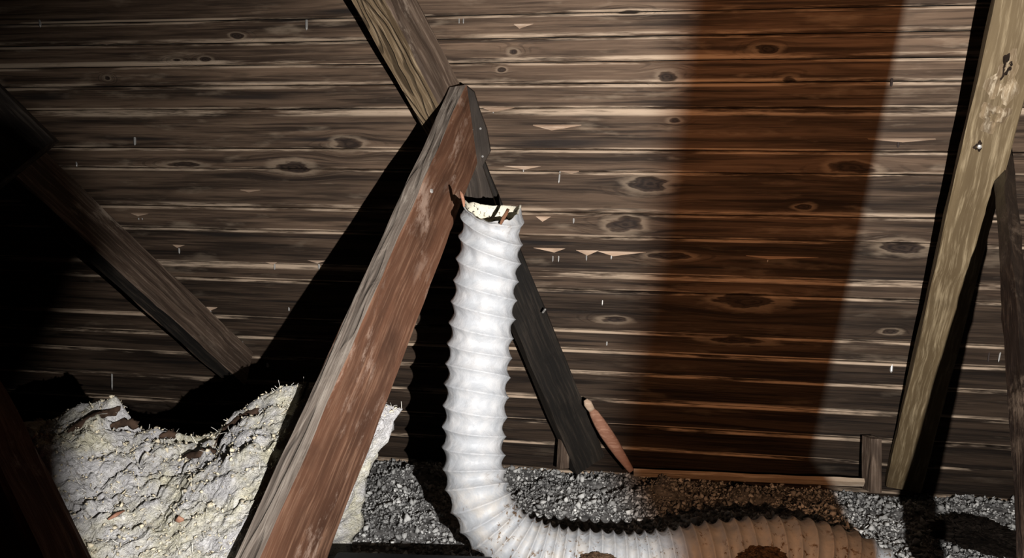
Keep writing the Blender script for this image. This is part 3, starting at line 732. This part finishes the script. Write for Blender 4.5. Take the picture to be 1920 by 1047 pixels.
kraft([(345, 858), (375, 854), (405, 850)], 10, 4); kraft([(300, 820), (318, 816), (330, 818)], 9, 5); kraft([(566, 750), (572, 735), (578, 722)], 12, 6)
q1, q2 = surf(205, 983)[0], surf(236, 966)[0]
o = sweep('wood_sliver', [q1 + Vector((0, -.004, .008)), q1.lerp(q2, .5) + Vector((0, -.004, .009)), q2 + Vector((0, -.004, .008))], [.0015, .0035, .001], M_STAKE, None, n=6)
tag(o, 'reddish wood sliver lying on the white insulation', 'splinter')
q1 = surf(338, 981)[0]
o = sweep('brick_crumb', [q1 + Vector((-.006, -.003, .004)), q1 + Vector((0, -.004, .007)), q1 + Vector((.007, -.003, .006))], [.002, .006, .002], M_STAKE, None, n=7)
tag(o, 'small orange crumb lying on the white insulation', 'debris')

# ------------------------------------------------------------------ black box at the bottom edge
M_BOX = plain('black_plastic', (.006, .006, .007), .6, .2, nscale=30, var=.3)
bx = empty('black_box', (P(770, 1047, 1.25).x, 1.25, .05)); tag(bx, 'black plastic box, just its rim showing at the bottom edge beside the duct', 'box')
def rbox(name, x0, x1, y0, y1, z0, z1, r, mat, parent):
    import bmesh
    me = bpy.data.meshes.new(name); bm = bmesh.new(); bmesh.ops.create_cube(bm, size=1)
    for v in bm.verts: v.co = Vector(((x0 + x1) / 2 + v.co.x * (x1 - x0), (y0 + y1) / 2 + v.co.y * (y1 - y0), (z0 + z1) / 2 + v.co.z * (z1 - z0)))
    bmesh.ops.bevel(bm, geom=bm.edges[:], offset=r, segments=3, affect='EDGES', profile=.5)
    bm.to_mesh(me); bm.free(); me.materials.append(mat); o2 = bpy.data.objects.new(name, me); COL.objects.link(o2)
    if parent is not None: o2.parent = parent; o2.matrix_parent_inverse = parent_inv(parent)
    return o2
bx0, bx1 = P(628, 1040, 1.3).x, P(925, 1040, 1.3).x
rbox('body', bx0 + .008, bx1 - .008, 1.13, 1.305, .0, .135, .008, M_BOX, bx)
rbox('lid', bx0, bx1, 1.12, 1.315, .137, .157, .006, M_BOX, bx)

# ------------------------------------------------------------------ the work lamp beside the camera, with unseen amber sheets added to shape its light
lamp = empty('work_lamp', LAMP - Vector((0, .02, 0))); tag(lamp, 'small hand-held work lamp with added light-shaping amber sheets beside the viewer', 'lamp')
rbox('lamp_body', LAMP.x - .03, LAMP.x + .03, LAMP.y - .09, LAMP.y - .02, LAMP.z - .03, LAMP.z + .03, .008, M_BOX, lamp)
def amber(name, col):
    m = bpy.data.materials.new(name); m.use_nodes = True; t = m.node_tree; t.nodes.clear()
    out = t.nodes.new('ShaderNodeOutputMaterial'); tr = t.nodes.new('ShaderNodeBsdfTransparent'); tr.inputs[0].default_value = (*col, 1); t.links.new(tr.outputs[0], out.inputs[0]); return m
M_AMB = amber('amber_light_tint', (.53, .385, .28)); M_AMB2 = amber('dense_amber_shade', (.05, .02, .010))
def ldir(px, py, b):                         # direction from the lamp towards a place in the attic, per metre of depth
    q = P(px, py, b) - LAMP; return q / q.dot(CF)
def light_sheet(name, ring, mat):                  # ring: points; solid sheet 1 mm thick
    n = len(ring); V = [p for p in ring] + [p + CF * .001 for p in ring]
    Fc = [tuple(range(n)), tuple(range(2 * n - 1, n - 1, -1))] + [(k, (k + 1) % n, n + (k + 1) % n, n + k) for k in range(n)]
    return mesh_obj(name, V, Fc, mat, lamp)
dn, df = .10, .42
left = [(1290, -60), (1215, 500), (1210, 890), (1250, 1010), (1250, 1150)]
right = [(1712, -60), (1604, 480), (1522, 860)]
Lp = [LAMP + ldir(x, y, deckdepth(x, y) if y < 880 else 1.45) * dn for x, y in left]
Rp = [LAMP + ldir(x, y, deckdepth(x, y) if y < 880 else 1.45) * df for x, y in right]
Rp += [LAMP + ldir(1590, 935, 1.85) * df, LAMP + ldir(1642, 1010, 1.42) * df, LAMP + ldir(1640, 1150, 1.42) * df]
light_sheet('amber_light_sheet', Lp + Rp[::-1], M_AMB)  # unseen sheet, shaped to cast the amber band on boards and duct
FL = [(-.64, .10), (-.69, -.03), (-.755, -.16), (-.77, -.7), (-1.7, -.7), (-1.7, .36), (-.80, .30), (-.70, .22)]
light_sheet('corner_shade_sheet', [LAMP + (CR * h + CU * v + CF) * .1 for h, v in FL], M_AMB2)  # unseen flap added to darken the lower left corner
